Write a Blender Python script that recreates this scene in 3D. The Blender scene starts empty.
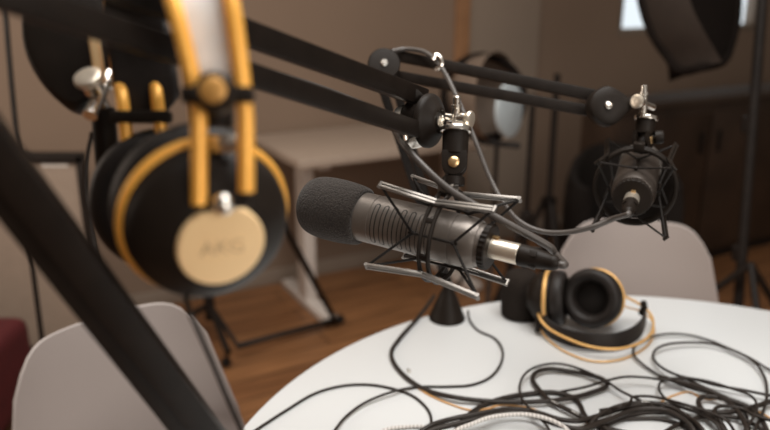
import bpy, bmesh, math, random
from mathutils import Vector as V, Matrix, Quaternion
random.seed(7)
C = bpy.context.scene.collection
PI = math.pi

# ------------------------------------------------------------------ camera
F = 749.0
PITCH = math.radians(17.11)
CAM = V((0, 0, 1.32))
TZ = 0.74
FW = V((0, math.cos(PITCH), -math.sin(PITCH)))
UP = V((0, math.sin(PITCH), math.cos(PITCH)))
RT = V((1, 0, 0))


def P(px, py, D):
    """world point seen at a pixel, D metres along the view axis"""
    return CAM + D * (FW + RT * ((px - 385) / F) + UP * ((215 - py) / F))


def T(px, py, z=TZ):
    """world point seen at a pixel on the level plane z"""
    d = FW + RT * ((px - 385) / F) + UP * ((215 - py) / F)
    return CAM + d * ((z - CAM.z) / d.z)


def cv(x, y, z):
    """direction given as right, up, away from the lens"""
    return (RT * x + UP * y + FW * z).normalized()


# ------------------------------------------------------------------ materials
def mat(name, col, rough=0.5, metal=0.0, var=0.12, vscale=30.0, bump=0.0, bscale=200.0, spec=0.5, coat=0.0, col2=None, sheen=0.0):
    m = bpy.data.materials.new(name)
    m.use_nodes = True
    nt = m.node_tree
    b = nt.nodes['Principled BSDF']
    b.inputs['Roughness'].default_value = rough
    b.inputs['Metallic'].default_value = metal
    b.inputs['Specular IOR Level'].default_value = spec
    b.inputs['Coat Weight'].default_value = coat
    b.inputs['Sheen Weight'].default_value = sheen
    tc = nt.nodes.new('ShaderNodeTexCoord')
    n = nt.nodes.new('ShaderNodeTexNoise')
    n.inputs['Scale'].default_value = vscale
    n.inputs['Detail'].default_value = 4
    nt.links.new(tc.outputs['Object'], n.inputs['Vector'])
    r = nt.nodes.new('ShaderNodeValToRGB')
    c2 = col2 or [c * (1 - var) for c in col]
    c1 = col if col2 else [min(1, c * (1 + var)) for c in col]
    r.color_ramp.elements[0].position = 0.3
    r.color_ramp.elements[1].position = 0.7
    r.color_ramp.elements[0].color = (*c2, 1)
    r.color_ramp.elements[1].color = (*c1, 1)
    nt.links.new(n.outputs['Fac'], r.inputs['Fac'])
    nt.links.new(r.outputs['Color'], b.inputs['Base Color'])
    if bump:
        n2 = nt.nodes.new('ShaderNodeTexNoise')
        n2.inputs['Scale'].default_value = bscale
        n2.inputs['Detail'].default_value = 3
        nt.links.new(tc.outputs['Object'], n2.inputs['Vector'])
        bp = nt.nodes.new('ShaderNodeBump')
        bp.inputs['Strength'].default_value = bump
        bp.inputs['Distance'].default_value = 0.002
        nt.links.new(n2.outputs['Fac'], bp.inputs['Height'])
        nt.links.new(bp.outputs['Normal'], b.inputs['Normal'])
    return m


def emit(name, col, s):
    m = bpy.data.materials.new(name)
    m.use_nodes = True
    nt = m.node_tree
    nt.nodes.clear()
    o = nt.nodes.new('ShaderNodeOutputMaterial')
    e = nt.nodes.new('ShaderNodeEmission')
    tc = nt.nodes.new('ShaderNodeTexCoord')
    n = nt.nodes.new('ShaderNodeTexNoise')
    n.inputs['Scale'].default_value = 2.0
    nt.links.new(tc.outputs['Object'], n.inputs['Vector'])
    r = nt.nodes.new('ShaderNodeValToRGB')
    r.color_ramp.elements[0].color = (*[c * .85 for c in col], 1)
    r.color_ramp.elements[1].color = (*col, 1)
    nt.links.new(n.outputs['Fac'], r.inputs['Fac'])
    nt.links.new(r.outputs['Color'], e.inputs['Color'])
    e.inputs['Strength'].default_value = s
    nt.links.new(e.outputs['Emission'], o.inputs['Surface'])
    return m


def wood_floor():
    m = bpy.data.materials.new('floor_boards')
    m.use_nodes = True
    nt = m.node_tree
    b = nt.nodes['Principled BSDF']
    b.inputs['Roughness'].default_value = 0.42
    tc = nt.nodes.new('ShaderNodeTexCoord')
    mp = nt.nodes.new('ShaderNodeMapping')
    mp.inputs['Rotation'].default_value = (0, 0, -math.radians(29))
    nt.links.new(tc.outputs['Object'], mp.inputs['Vector'])
    br = nt.nodes.new('ShaderNodeTexBrick')
    br.inputs['Scale'].default_value = 1.0
    br.inputs['Brick Width'].default_value = 1.1
    br.inputs['Row Height'].default_value = 0.12
    br.inputs['Mortar Size'].default_value = 0.003
    br.inputs['Color1'].default_value = (0.34, 0.165, 0.072, 1)
    br.inputs['Color2'].default_value = (0.25, 0.115, 0.05, 1)
    br.inputs['Mortar'].default_value = (0.05, 0.025, 0.014, 1)
    nt.links.new(mp.outputs['Vector'], br.inputs['Vector'])
    mp2 = nt.nodes.new('ShaderNodeMapping')
    mp2.inputs['Scale'].default_value = (2.2, 26, 1)
    nt.links.new(mp.outputs['Vector'], mp2.inputs['Vector'])
    n = nt.nodes.new('ShaderNodeTexNoise')
    n.inputs['Scale'].default_value = 1.5
    n.inputs['Detail'].default_value = 6
    nt.links.new(mp2.outputs['Vector'], n.inputs['Vector'])
    mx = nt.nodes.new('ShaderNodeMix')
    mx.data_type = 'RGBA'
    mx.blend_type = 'MULTIPLY'
    mx.inputs['Factor'].default_value = 0.75
    r = nt.nodes.new('ShaderNodeValToRGB')
    r.color_ramp.elements[0].position = .3
    r.color_ramp.elements[1].position = .72
    r.color_ramp.elements[0].color = (.42, .38, .34, 1)
    r.color_ramp.elements[1].color = (1.15, 1.1, 1.05, 1)
    nt.links.new(n.outputs['Fac'], r.inputs['Fac'])
    nt.links.new(br.outputs['Color'], mx.inputs[6])
    nt.links.new(r.outputs['Color'], mx.inputs[7])
    nt.links.new(mx.outputs[2], b.inputs['Base Color'])
    return m


def braid_mat():
    m = mat('white_braid', (.66, .63, .6), .6)
    nt = m.node_tree
    b = nt.nodes['Principled BSDF']
    tc = nt.nodes.new('ShaderNodeTexCoord')
    w = nt.nodes.new('ShaderNodeTexWave')
    w.inputs['Scale'].default_value = 62
    w.inputs['Distortion'].default_value = 1
    nt.links.new(tc.outputs['Object'], w.inputs['Vector'])
    r = nt.nodes.new('ShaderNodeValToRGB')
    r.color_ramp.elements[0].color = (.40, .37, .345, 1)
    r.color_ramp.elements[1].color = (.68, .65, .62, 1)
    nt.links.new(w.outputs['Fac'], r.inputs['Fac'])
    nt.links.new(r.outputs['Color'], b.inputs['Base Color'])
    return m


MT = dict(
    wall=mat('wall_paint', (.235, .165, .118), .85, var=.05, vscale=1.2, bump=.05, bscale=60),
    wall2=mat('pale_wall_panel', (.27, .212, .165), .8, var=.05, vscale=1.5),
    floor=wood_floor(),
    woodtrim=mat('oak_trim', (.30, .155, .075), .5, var=.2, vscale=8),
    table=mat('white_laminate', (.645, .66, .665), .38, var=.012, vscale=3, spec=.35),
    tabledge=mat('white_edge_band', (.72, .71, .69), .5, var=.02),
    chair=mat('grey_moulded_plastic', (.36, .312, .292), .48, var=.03, vscale=5),
    chairleg=mat('pale_wood_leg', (.42, .27, .15), .5, var=.2, vscale=20),
    bmetal=mat('black_powder_coat', (.012, .0084, .0064), .45, var=.2, vscale=60, bump=.12, bscale=900, spec=.18),
    bplast=mat('black_plastic', (.014, .0102, .0078), .45, var=.15, vscale=50, spec=.14),
    bmatte=mat('black_matte', (.012, .0092, .0078), .65, spec=.25, var=.2, vscale=40),
    mic=mat('mic_body_paint', (.175, .152, .134), .35, metal=.45, var=.06, vscale=80, bump=.08, bscale=1200),
    mic2=mat('rear_mic_paint', (.055, .044, .037), .34, metal=.4, var=.06),
    micdark=mat('mic_groove_shade', (.012, .010, .009), .6),
    bar=mat('shine_grey_bar', (.20, .182, .165), .34, metal=.7, var=.08),  # black bars greyed to paint in their satin shine
    foam=mat('black_foam', (.036, .030, .0265), .95, var=.5, vscale=620, bump=1.0, bscale=520, spec=.12, sheen=.15),
    foam2=mat('black_foam_plain', (.022, .017, .014), .95, var=.3, vscale=700, bump=.8, bscale=1100, spec=.1),
    chrome=mat('brushed_chrome', (.78, .74, .68), .22, metal=1.0, var=.08),
    nickel=mat('warm_nickel', (.74, .66, .55), .32, metal=.8, var=.08),
    dgold=mat('dark_gold_screw', (.50, .26, .07), .4, metal=.4, var=.1),
    brass=mat('brass_screw', (.72, .48, .24), .3, metal=.9, var=.1),
    gold=mat('orange_gold_metal', (.95, .47, .085), .36, metal=.3, var=.06),
    gold2=mat('muted_gold_metal', (.76, .44, .15), .4, metal=.35, var=.06),
    goldp=mat('pale_gold_plate', (.98, .70, .38), .4, metal=.1, var=.03),
    goldtext=mat('plate_lettering', (.60, .43, .24), .5),
    leather=mat('lit_grey_leather', (.74, .73, .72), .34, var=.06, vscale=60, bump=.1, bscale=400),  # pale for the light on the near strap
    bleather=mat('black_leather', (.014, .0105, .009), .48, spec=.3, var=.2, vscale=60, bump=.25, bscale=500),
    cable=mat('black_cable_rubber', (.022, .016, .0125), .42, spec=.3, var=.15, vscale=40),
    gcable=mat('grey_cable_rubber', (.062, .052, .046), .42, var=.1, vscale=40),
    ocable=mat('orange_cable_rubber', (.62, .33, .12), .5, var=.1),
    braid=braid_mat(),
    print=mat('white_cable_print', (.6, .58, .55), .5),
    stand=mat('dark_stand_metal', (.014, .010, .008), .55, spec=.25, var=.2),
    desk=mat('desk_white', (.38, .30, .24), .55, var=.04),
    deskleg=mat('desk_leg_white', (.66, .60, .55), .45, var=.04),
    shell=mat('dark_softbox_fabric', (.008, .0052, .004), .85, var=.15, spec=.1),
    shell2=mat('brown_softbox_fabric', (.030, .020, .0145), .75, var=.12),
    shell3=mat('taupe_softbox_fabric', (.15, .108, .080), .8, var=.1),
    diffuser=mat('softbox_diffuser', (.42, .47, .49), .7, var=.05),
    dwood=mat('dark_walnut', (.040, .023, .014), .5, var=.3, vscale=6),
    dwood2=mat('walnut_top', (.055, .039, .029), .75, spec=.2, var=.1, vscale=6),
    red=mat('dark_red_fabric', (.085, .007, .009), .85, var=.15, vscale=20),
    panel=mat('grey_panel_board', (.30, .235, .185), .7, var=.04),
    highlight=mat('white_highlight', (.72, .68, .63), .7, var=.03),
    winframe=mat('window_frame_paint', (.22, .17, .13), .6),
    sky=emit('bright_window_daylight', (.82, .90, .95), 1.2),
)

# ------------------------------------------------------------------ mesh builder
def frame(p, z, xh=None):
    z = V(z).normalized()
    xh = V(xh) if xh is not None else (V((0, 0, 1)) if abs(z.z) < .95 else V((1, 0, 0)))
    x = (xh - z * xh.dot(z)).normalized()
    y = z.cross(x)
    m = Matrix((x, y, z)).transposed().to_4x4()
    m.translation = V(p)
    return m


def smooth_path(pts, k=8, closed=False):
    pts = [V(p) for p in pts]
    n = len(pts)
    if n < 3:
        return pts
    out = []
    rng = n if closed else n - 1
    for i in range(rng):
        if closed:
            a, b, c, d = pts[(i - 1) % n], pts[i], pts[(i + 1) % n], pts[(i + 2) % n]
        else:
            b, c = pts[i], pts[i + 1]
            a = pts[i - 1] if i else b * 2 - c
            d = pts[i + 2] if i + 2 < n else c * 2 - b
        # centripetal-ish catmull rom
        t0 = 0.0
        t1 = t0 + max((b - a).length, 1e-6) ** .5
        t2 = t1 + max((c - b).length, 1e-6) ** .5
        t3 = t2 + max((d - c).length, 1e-6) ** .5
        for j in range(k):
            t = t1 + (t2 - t1) * j / k
            A1 = a * ((t1 - t) / (t1 - t0)) + b * ((t - t0) / (t1 - t0))
            A2 = b * ((t2 - t) / (t2 - t1)) + c * ((t - t1) / (t2 - t1))
            A3 = c * ((t3 - t) / (t3 - t2)) + d * ((t - t2) / (t3 - t2))
            B1 = A1 * ((t2 - t) / (t2 - t0)) + A2 * ((t - t0) / (t2 - t0))
            B2 = A2 * ((t3 - t) / (t3 - t1)) + A3 * ((t - t1) / (t3 - t1))
            out.append(B1 * ((t2 - t) / (t2 - t1)) + B2 * ((t - t1) / (t2 - t1)))
    if not closed:
        out.append(pts[-1])
    return out


class MB:
    def __init__(s):
        s.bm = bmesh.new()

    def loft(s, rings, cap=True, closed=False):
        vs = [[s.bm.verts.new(p) for p in r] for r in rings]
        n = len(vs[0])
        m = len(vs)
        for i in range(m if closed else m - 1):
            a, b = vs[i], vs[(i + 1) % m]
            for j in range(n):
                s.bm.faces.new((a[j], a[(j + 1) % n], b[(j + 1) % n], b[j]))
        if cap and not closed:
            s.bm.faces.new(vs[0][::-1])
            s.bm.faces.new(vs[-1])
        return s

    def tube(s, pts, r, n=10, k=8, closed=False, smooth=True, flat=1.0, up=None):
        pts = smooth_path(pts, k, closed) if smooth else [V(p) for p in pts]
        m = len(pts)
        rs = r if callable(r) else (lambda t: r)
        rings = []
        prev = None
        for i, p in enumerate(pts):
            if closed:
                t = pts[(i + 1) % m] - pts[i - 1]
            else:
                t = pts[min(i + 1, m - 1)] - pts[max(i - 1, 0)]
            t.normalize()
            if up is not None:
                x = V(up) - t * V(up).dot(t)
            elif prev is None:
                h = V((0, 0, 1)) if abs(t.z) < .9 else V((1, 0, 0))
                x = h - t * h.dot(t)
            else:
                x = prev - t * prev.dot(t)
            x.normalize()
            prev = x
            y = t.cross(x)
            rr = rs(i / max(1, m - 1))
            rings.append([p + x * math.cos(2 * PI * j / n) * rr + y * math.sin(2 * PI * j / n) * rr * flat for j in range(n)])
        return s.loft(rings, True, closed)

    def ribbon(s, pts, w, th, up_dirs, k=8):
        """flat strap: width direction per control point"""
        path = smooth_path(pts, k)
        ups = smooth_path(up_dirs, k)
        m = len(path)
        rings = []
        for i, p in enumerate(path):
            t = (path[min(i + 1, m - 1)] - path[max(i - 1, 0)]).normalized()
            x = (ups[i] - t * ups[i].dot(t)).normalized()
            y = t.cross(x)
            ww = w(i / (m - 1)) if callable(w) else w
            ring = []
            for j in range(12):
                a = 2 * PI * j / 12
                cx = math.copysign(abs(math.cos(a)) ** .35, math.cos(a)) * ww / 2
                cy = math.copysign(abs(math.sin(a)) ** .6, math.sin(a)) * th / 2
                ring.append(p + x * cx + y * cy)
            rings.append(ring)
        return s.loft(rings)

    def lathe(s, prof, M=None, n=36, cap=True):
        M = M or Matrix()
        rings = [[M @ V((r * math.cos(2 * PI * j / n), r * math.sin(2 * PI * j / n), z)) for j in range(n)] for r, z in prof]
        return s.loft(rings, cap)

    def torus(s, M, R, r, n=48, k=10, sx=1.0, flat=1.0):
        rings = []
        for i in range(n):
            a = 2 * PI * i / n
            d = V((math.cos(a) * sx, math.sin(a), 0))
            rings.append([M @ (d * R + d.normalized() * math.cos(2 * PI * j / k) * r + V((0, 0, math.sin(2 * PI * j / k) * r * flat))) for j in range(k)])
        return s.loft(rings, closed=True)

    def box(s, M, sx, sy, sz, bev=0.0, seg=2):
        t = bmesh.new()
        bmesh.ops.create_cube(t, size=1)
        for v in t.verts:
            v.co = V((v.co.x * sx, v.co.y * sy, v.co.z * sz))
        if bev:
            bmesh.ops.bevel(t, geom=t.edges[:], offset=bev, segments=seg, profile=.6, affect='EDGES')
        s.merge(t, M)
        return s

    def bar(s, a, b, w, h, up, bev=.0015):
        a, b = V(a), V(b)
        M = frame((a + b) / 2, b - a, up)
        return s.box(M, h, w, (b - a).length, bev)

    def ell(s, M, rx, ry, rz, n=24):
        t = bmesh.new()
        bmesh.ops.create_uvsphere(t, u_segments=n, v_segments=n // 2, radius=1)
        for v in t.verts:
            v.co = V((v.co.x * rx, v.co.y * ry, v.co.z * rz))
        s.merge(t, M)
        return s

    def prism(s, outline, M, depth, bev=0.0):
        t = bmesh.new()
        f = t.faces.new([t.verts.new((x, y, -depth / 2)) for x, y in outline])
        r = bmesh.ops.extrude_face_region(t, geom=[f])
        for v in r['geom']:
            if isinstance(v, bmesh.types.BMVert):
                v.co.z += depth
        if bev:
            es = [e for e in t.edges if abs(e.verts[0].co.z - e.verts[1].co.z) < 1e-7]
            bmesh.ops.bevel(t, geom=es, offset=bev, segments=2, profile=.6, affect='EDGES')
        s.merge(t, M)
        return s

    def merge(s, t, M=None):
        mp = {}
        for v in t.verts:
            mp[v] = s.bm.verts.new((M @ v.co) if M is not None else v.co)
        for f in t.faces:
            s.bm.faces.new([mp[v] for v in f.verts])
        t.free()


WM = {}


def wm(o):
    return WM[o.name] if o is not None else Matrix()


def obj(name, mb, m, parent=None, angle=38, label=None):
    """link the shapes of mb (world coordinates) as one mesh object"""
    bmesh.ops.recalc_face_normals(mb.bm, faces=mb.bm.faces[:])
    me = bpy.data.meshes.new(name)
    inv = wm(parent).inverted()
    base = None
    if parent is None:
        zs = [v.co.z for v in mb.bm.verts]
        xs = [v.co.x for v in mb.bm.verts]
        ys = [v.co.y for v in mb.bm.verts]
        base = V(((min(xs) + max(xs)) / 2, (min(ys) + max(ys)) / 2, min(zs)))
        inv = Matrix.Translation(-base)
    bmesh.ops.transform(mb.bm, matrix=inv, verts=mb.bm.verts[:])
    mb.bm.to_mesh(me)
    mb.bm.free()
    me.materials.append(m if not isinstance(m, str) else MT[m])
    for p in me.polygons:
        p.use_smooth = True
    me.set_sharp_from_angle(angle=math.radians(angle))
    o = bpy.data.objects.new(name, me)
    C.objects.link(o)
    if parent is not None:
        o.parent = parent
        WM[o.name] = wm(parent).copy()
    else:
        o.location = base
        WM[o.name] = Matrix.Translation(base)
    if label:
        o['label'] = label
    return o


def thing(name, label, cat, loc=(0, 0, 0), rotz=0.0, group=None):
    o = bpy.data.objects.new(name, None)
    C.objects.link(o)
    o.empty_display_size = .05
    o.location = loc
    o.rotation_euler = (0, 0, rotz)
    WM[o.name] = Matrix.Translation(V(loc)) @ Matrix.Rotation(rotz, 4, 'Z')
    return tag(o, label, cat, group)


def tag(o, label, cat, group=None):
    o['label'] = label
    o['category'] = cat
    if group:
        o['group'] = group
    return o


def struct(name, mb, m, parent=None):
    o = obj(name, mb, m, parent)
    if parent is None:
        o['kind'] = 'structure'
    return o


def dup(root, loc, rotz, label, group=None):
    r = root.copy()
    C.objects.link(r)
    r.location = loc
    r.rotation_euler = (0, 0, rotz)
    r['label'] = label
    if group:
        r['group'] = group
    for ch in list(root.children):
        c = ch.copy()
        C.objects.link(c)
        c.parent = r
        for g in list(ch.children):
            d = g.copy()
            C.objects.link(d)
            d.parent = c
    return r


# ------------------------------------------------------------------ the room
W1, W2 = T(200, 297, 0), T(380, 262, 0)
wd = (W2 - W1).normalized()                     # along the back wall
wn = V((wd.y, -wd.x, 0))                        # out of the wall, into the room
WA = W1 - wd * 2.2
WB = W1 + wd * 6.5


def onwall(px, py, off=0.0):
    d = FW + RT * ((px - 385) / F) + UP * ((215 - py) / F)
    t = ((W1 + wn * off) - CAM).dot(wn) / d.dot(wn)
    return CAM + d * t


def wallframe(p, off=0.0):                       # x along wall, y up, z into the room
    m = Matrix((wd, V((0, 0, 1)), wn)).transposed().to_4x4()
    m.translation = p + wn * off
    return m


b = MB()
b.box(Matrix.Translation((1.2, 1.2, -.03)), 10, 12, .06)
struct('floor', b, 'floor')
WH = 2.7
pa, pb = onwall(617, 41), onwall(758, 27)
winz = (pa.z + pb.z) / 2
sA, sB = (pa - W1).dot(wd), (pb - W1).dot(wd)
winh = 1.0
s0, s1 = -2.2, 6.5
b = MB()
for a0, a1, z0, z1 in ((s0, sA, 0, WH), (sB, s1, 0, WH), (sA, sB, 0, winz), (sA, sB, winz + winh, WH)):
    c = W1 + wd * ((a0 + a1) / 2)
    b.box(wallframe(V((c.x, c.y, (z0 + z1) / 2)), -.06), a1 - a0, z1 - z0, .12)
struct('wall_back', b, 'wall')
b = MB()
c = W1 + wd * ((sA + sB) / 2)
wf = wallframe(V((c.x, c.y, winz + winh / 2)), -.06)
ww = sB - sA
for y in (-winh / 2 + .02, winh / 2 - .02):
    b.box(wf @ Matrix.Translation((0, y, 0)), ww, .04, .10, .004)
for x in (-ww / 2 + .02, 0, ww / 2 - .02):
    b.box(wf @ Matrix.Translation((x, 0, 0)), .04, winh - .08, .10, .004)
win = struct('window_1', b, 'winframe')
b = MB()
for sx in (-1, 1):
    b.box(wf @ Matrix.Translation((sx * (ww / 4 - .005), 0, -.02)), ww / 2 - .05, winh - .08, .006)
obj('window_pane', b, 'sky', win)
# closing walls, out of the frame
b = MB()
c = WA - V((0, 0, 0))
mid = c + wn * 2.5
mm = Matrix((wn, V((0, 0, 1)), -wd)).transposed().to_4x4()
mm.translation = V((mid.x, mid.y, WH / 2)) - wd * .06
b.box(mm, 5.0, WH, .12)
struct('wall_left', b, 'wall')
b = MB()
mid = WB + wn * 2.5
mm.translation = V((mid.x, mid.y, WH / 2)) + wd * .06
b.box(mm, 5.0, WH, .12)
struct('wall_right', b, 'wall')
# oak strip and pale panel on the wall
pst = onwall(460, 60)
b = MB()
b.box(wallframe(V((pst.x, pst.y, WH / 2)), .012), .075, WH, .024, .004)
struct('trim_1', b, 'woodtrim')
q0, q1 = onwall(467, 60), onwall(536, 60)
b = MB()
b.box(wallframe(V(((q0.x + q1.x) / 2, (q0.y + q1.y) / 2, WH / 2)), .006), (q1 - q0).length, WH, .012)
struct('wall_panel_back', b, 'wall2')
b = MB()
c = (WA + WB) / 2
b.box(wallframe(V((c.x, c.y, .035)), .008), (WB - WA).length, .07, .016, .004)
struct('baseboard_back', b, 'wall2')

# ------------------------------------------------------------------ round table
TC = V((.416, .7215, 0))
TR = .637
t = thing('round_table', 'large round white table in the foreground, strewn with cables', 'table', (TC.x, TC.y, 0))
b = MB()
b.lathe([(TR - .012, -.028), (TR - .003, -.025), (TR, -.018), (TR, -.006), (TR - .002, -.0018), (TR - .006, 0)], Matrix.Translation((TC.x, TC.y, TZ)), 160)
obj('tabletop', b, 'table', t, 30)
b = MB()
b.lathe([(.04, .03), (.04, TZ - .06), (.12, TZ - .03), (.12, TZ - .0285)], Matrix.Translation(TC), 40)
obj('pedestal', b, 'deskleg', t)
b = MB()
b.lathe([(.32, 0), (.32, .012), (.30, .02), (.06, .034), (.04, .036)], Matrix.Translation(TC), 64)
obj('base', b, 'deskleg', t)

# ------------------------------------------------------------------ chairs
def chair(label, loc, rotz, group):
    t = thing('shell_chair', label, 'chair', loc, rotz, group)
    b = MB()
    prof = smooth_path([V((0, .235, .425)), V((0, .20, .448)), V((0, .08, .45)), V((0, -.08, .435)), V((0, -.165, .45)), V((0, -.205, .52)), V((0, -.228, .64)), V((0, -.25, .80))], 8)
    NP = len(prof) - 1
    NU = 28

    def pos(u, v):
        vm = 1 - .06 * abs(u) ** 9
        f = v * vm * NP
        i = min(int(f), NP - 1)
        p = prof[i].lerp(prof[i + 1], f - i)
        h = p.z
        if p.y > -.15 and h < .5:
            w = .228
            fr = max(0, (p.y - .10) / .135)
            w -= .035 * fr ** 2
        else:
            k = (h - .45) / .35
            w = .228 - .083 * max(0, k) ** 1.05
        x = u * w
        ed = abs(u) ** 2.4
        bk = min(1, max(0, (h - .43) / .15)) if p.y < -.1 else 0
        p = p + V((0, ed * .052 * bk * (1 - .25 * max(0, (h - .5) / .3)), ed * .032 * (1 - bk)))
        return V((x, p.y, p.z))

    grid = [[pos(-1 + 2 * i / NU, j / NP) for i in range(NU + 1)] for j in range(NP + 1)]
    th = .006

    def nrm(i, j):
        a = grid[j][min(i + 1, NU)] - grid[j][max(i - 1, 0)]
        c = grid[min(j + 1, NP)][i] - grid[max(j - 1, 0)][i]
        return a.cross(c).normalized()
    M = wm(t)
    top = [[b.bm.verts.new(M @ grid[j][i]) for i in range(NU + 1)] for j in range(NP + 1)]
    bot = [[b.bm.verts.new(M @ (grid[j][i] + nrm(i, j) * th)) for i in range(NU + 1)] for j in range(NP + 1)]
    for j in range(NP):
        for i in range(NU):
            b.bm.faces.new((top[j][i], top[j][i + 1], top[j + 1][i + 1], top[j + 1][i]))
            b.bm.faces.new((bot[j][i], bot[j + 1][i], bot[j + 1][i + 1], bot[j][i + 1]))
    for i in range(NU):
        b.bm.faces.new((top[0][i], bot[0][i], bot[0][i + 1], top[0][i + 1]))
        b.bm.faces.new((top[NP][i], top[NP][i + 1], bot[NP][i + 1], bot[NP][i]))
    for j in range(NP):
        b.bm.faces.new((top[j][0], top[j + 1][0], bot[j + 1][0], bot[j][0]))
        b.bm.faces.new((top[j][NU], bot[j][NU], bot[j + 1][NU], top[j + 1][NU]))
    o = obj('seat_shell', b, 'chair', t, 60)
    md = o.modifiers.new('rim', 'BEVEL')
    md.width = .0025
    md.segments = 2
    md.limit_method = 'ANGLE'
    for sx in (-1, 1):
        for sy in (-1, 1):
            b = MB()
            b.tube([M @ V((sx * .09, sy * .09, .435)), M @ V((sx * .21, sy * .20, .0035))], lambda q: .014 - .005 * q, 12, smooth=False)
            obj('leg', b, 'chairleg', t)
    b = MB()
    b.tube([M @ V((-.13, .11, .29)), M @ V((.13, -.11, .29))], .005, 8, smooth=False)
    b.tube([M @ V((.13, .11, .29)), M @ V((-.13, -.11, .29))], .005, 8, smooth=False)
    obj('brace', b, 'bmetal', t)
    return t


def face_rot(fx, fy):
    return math.atan2(-fx, fy)


f = V((-.17, -.98, 0)).normalized()
top = V((.578, 1.650, 0))
o = top + f * .25
chair0 = chair('grey moulded plastic chair behind the table, under the rear microphone', (o.x, o.y, 0), face_rot(f.x, f.y), 'grey shell chairs round the table')
f = V((.70, -.71, 0)).normalized()
top = V((-.466, 1.125, 0))
o = top + f * .25
dup(chair0, (o.x, o.y, 0), face_rot(f.x, f.y), 'grey moulded plastic chair left of the table, crossed by the black boom arm', 'grey shell chairs round the table')


# ------------------------------------------------------------------ microphones
def microphone(A, Q, s, t, vents=True, zs=1.0, bm_='mic'):
    """dynamic microphone: A tail centre, Q axis towards the head, s scale, t its Empty"""
    Uz = V((0, 0, 1))
    M = frame(A, Q, Uz) @ Matrix.Diagonal((s, s, s * zs, 1))
    r = .0247
    b = MB()
    prof = [(.0150, .004), (.0205, .0045), (.0205, .010), (.0215, .0105), (.0225, .0125), (.0240, .017), (r, .022),
            (r, .0335), (.0241, .0338), (.0241, .0347), (r, .035), (r, .1195), (.0242, .1198), (.0242, .1205), (r, .1208), (r, .1385), (.0235, .1392)]
    b.lathe(prof, M, 64)
    obj('body', b, bm_, t, 25)
    b = MB()   # knurled tail collar
    n = 56
    rings = []
    for z, rr in ((-.001, .0200), (0, .0212), (.0055, .0212), (.006, .0202)):
        rings.append([M @ V(((rr + (.0007 if j % 2 else 0)) * math.cos(2 * PI * j / n), (rr + (.0007 if j % 2 else 0)) * math.sin(2 * PI * j / n), z)) for j in range(n)])
    b.loft(rings)
    obj('threaded_collar', b, 'bplast', t, 10)
    if vents:
        # vent slots, recess shade laid on as dark strips: local x is up, local y is sideways
        for side in (1, -1):
            for i in range(7):
                z = .1135 - i * .0098
                for nm, wdt, rr, a0, a1 in (('vent_slot', .0056, r + .00015, 62, -42), ):
                    b = MB()
                    nseg = 34
                    pts = []
                    for wv, ra, ex in ((wdt, r + .00015, 0), (wdt - .0022, r + .0003, 3.2)):
                        row0, row1 = [], []
                        lo, hi = a1 + ex, a0 - ex
                        for k in range(nseg + 1):
                            a = math.radians(lo + (hi - lo) * k / nseg)
                            e = min(k, nseg - k) / nseg * math.radians(hi - lo) * r
                            hw = wv / 2
                            if e < hw:
                                hw = math.sqrt(max(0, hw * hw - (hw - e) ** 2)) + 1e-5
                            row0.append((a, z - hw, ra))
                            row1.append((a, z + hw, ra))
                        pts.append((row0, row1))
                    for li, (row0, row1) in enumerate(pts):
                        v0 = [b.bm.verts.new(M @ V((ra * math.sin(a), side * ra * math.cos(a), zz))) for a, zz, ra in row0]
                        v1 = [b.bm.verts.new(M @ V((ra * math.sin(a), side * ra * math.cos(a), zz))) for a, zz, ra in row1]
                        for k in range(nseg):
                            fc = b.bm.faces.new((v0[k], v0[k + 1], v1[k + 1], v1[k]))
                            fc.material_index = li
                    o = obj(nm, b, 'micdark', t)
                    o.data.materials.append(MT['mic'])
    return M


def windscreen(M, t, mat_, name='foam_windscreen'):
    b = MB()
    prof = [(.0235, .1375), (.0262, .1372), (.0285, .139), (.0300, .146), (.0312, .158), (.0316, .170), (.0313, .182), (.0300, .192),
            (.0272, .1995), (.0225, .2045), (.0165, .2075), (.009, .2090), (.002, .2093)]
    pr = smooth_path([V((a, 0, c)) for a, c in prof], 4)
    b.lathe([(p.x, p.z) for p in pr], M, 96)
    o = obj(name, b, mat_, t, 80)
    return o


def plug(M, t):
    pl = MB()
    pl.lathe([(.0082, .003), (.0098, .002), (.0098, -.0275), (.0092, -.0282)], M, 36)
    ob = obj('connector_sleeve', pl, 'nickel', t, label='silver metal connector sleeve')
    b = MB()
    b.box(M @ Matrix.Translation((.0102, .001, -.003)), .003, .006, .008, .0006)
    obj('release_latch', b, 'brass', ob)
    b = MB()
    b.lathe([(.0088, -.028), (.0101, -.0285), (.0103, -.033), (.0097, -.040), (.0082, -.0505), (.0070, -.058), (.0072, -.0585), (.0068, -.062), (.0045, -.0655), (.0035, -.0665)], M, 32)
    for k in range(4):
        a = PI / 4 + k * PI / 2
        b.box(M @ Matrix.Rotation(a, 4, 'Z') @ Matrix.Translation((.0092, 0, -.040)) @ Matrix.Rotation(-.14, 4, 'Y'), .0012, .006, .012, .0004)
    obj('strain_relief', b, 'bplast', t)
    return M @ V((0, 0, -.066))


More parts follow.
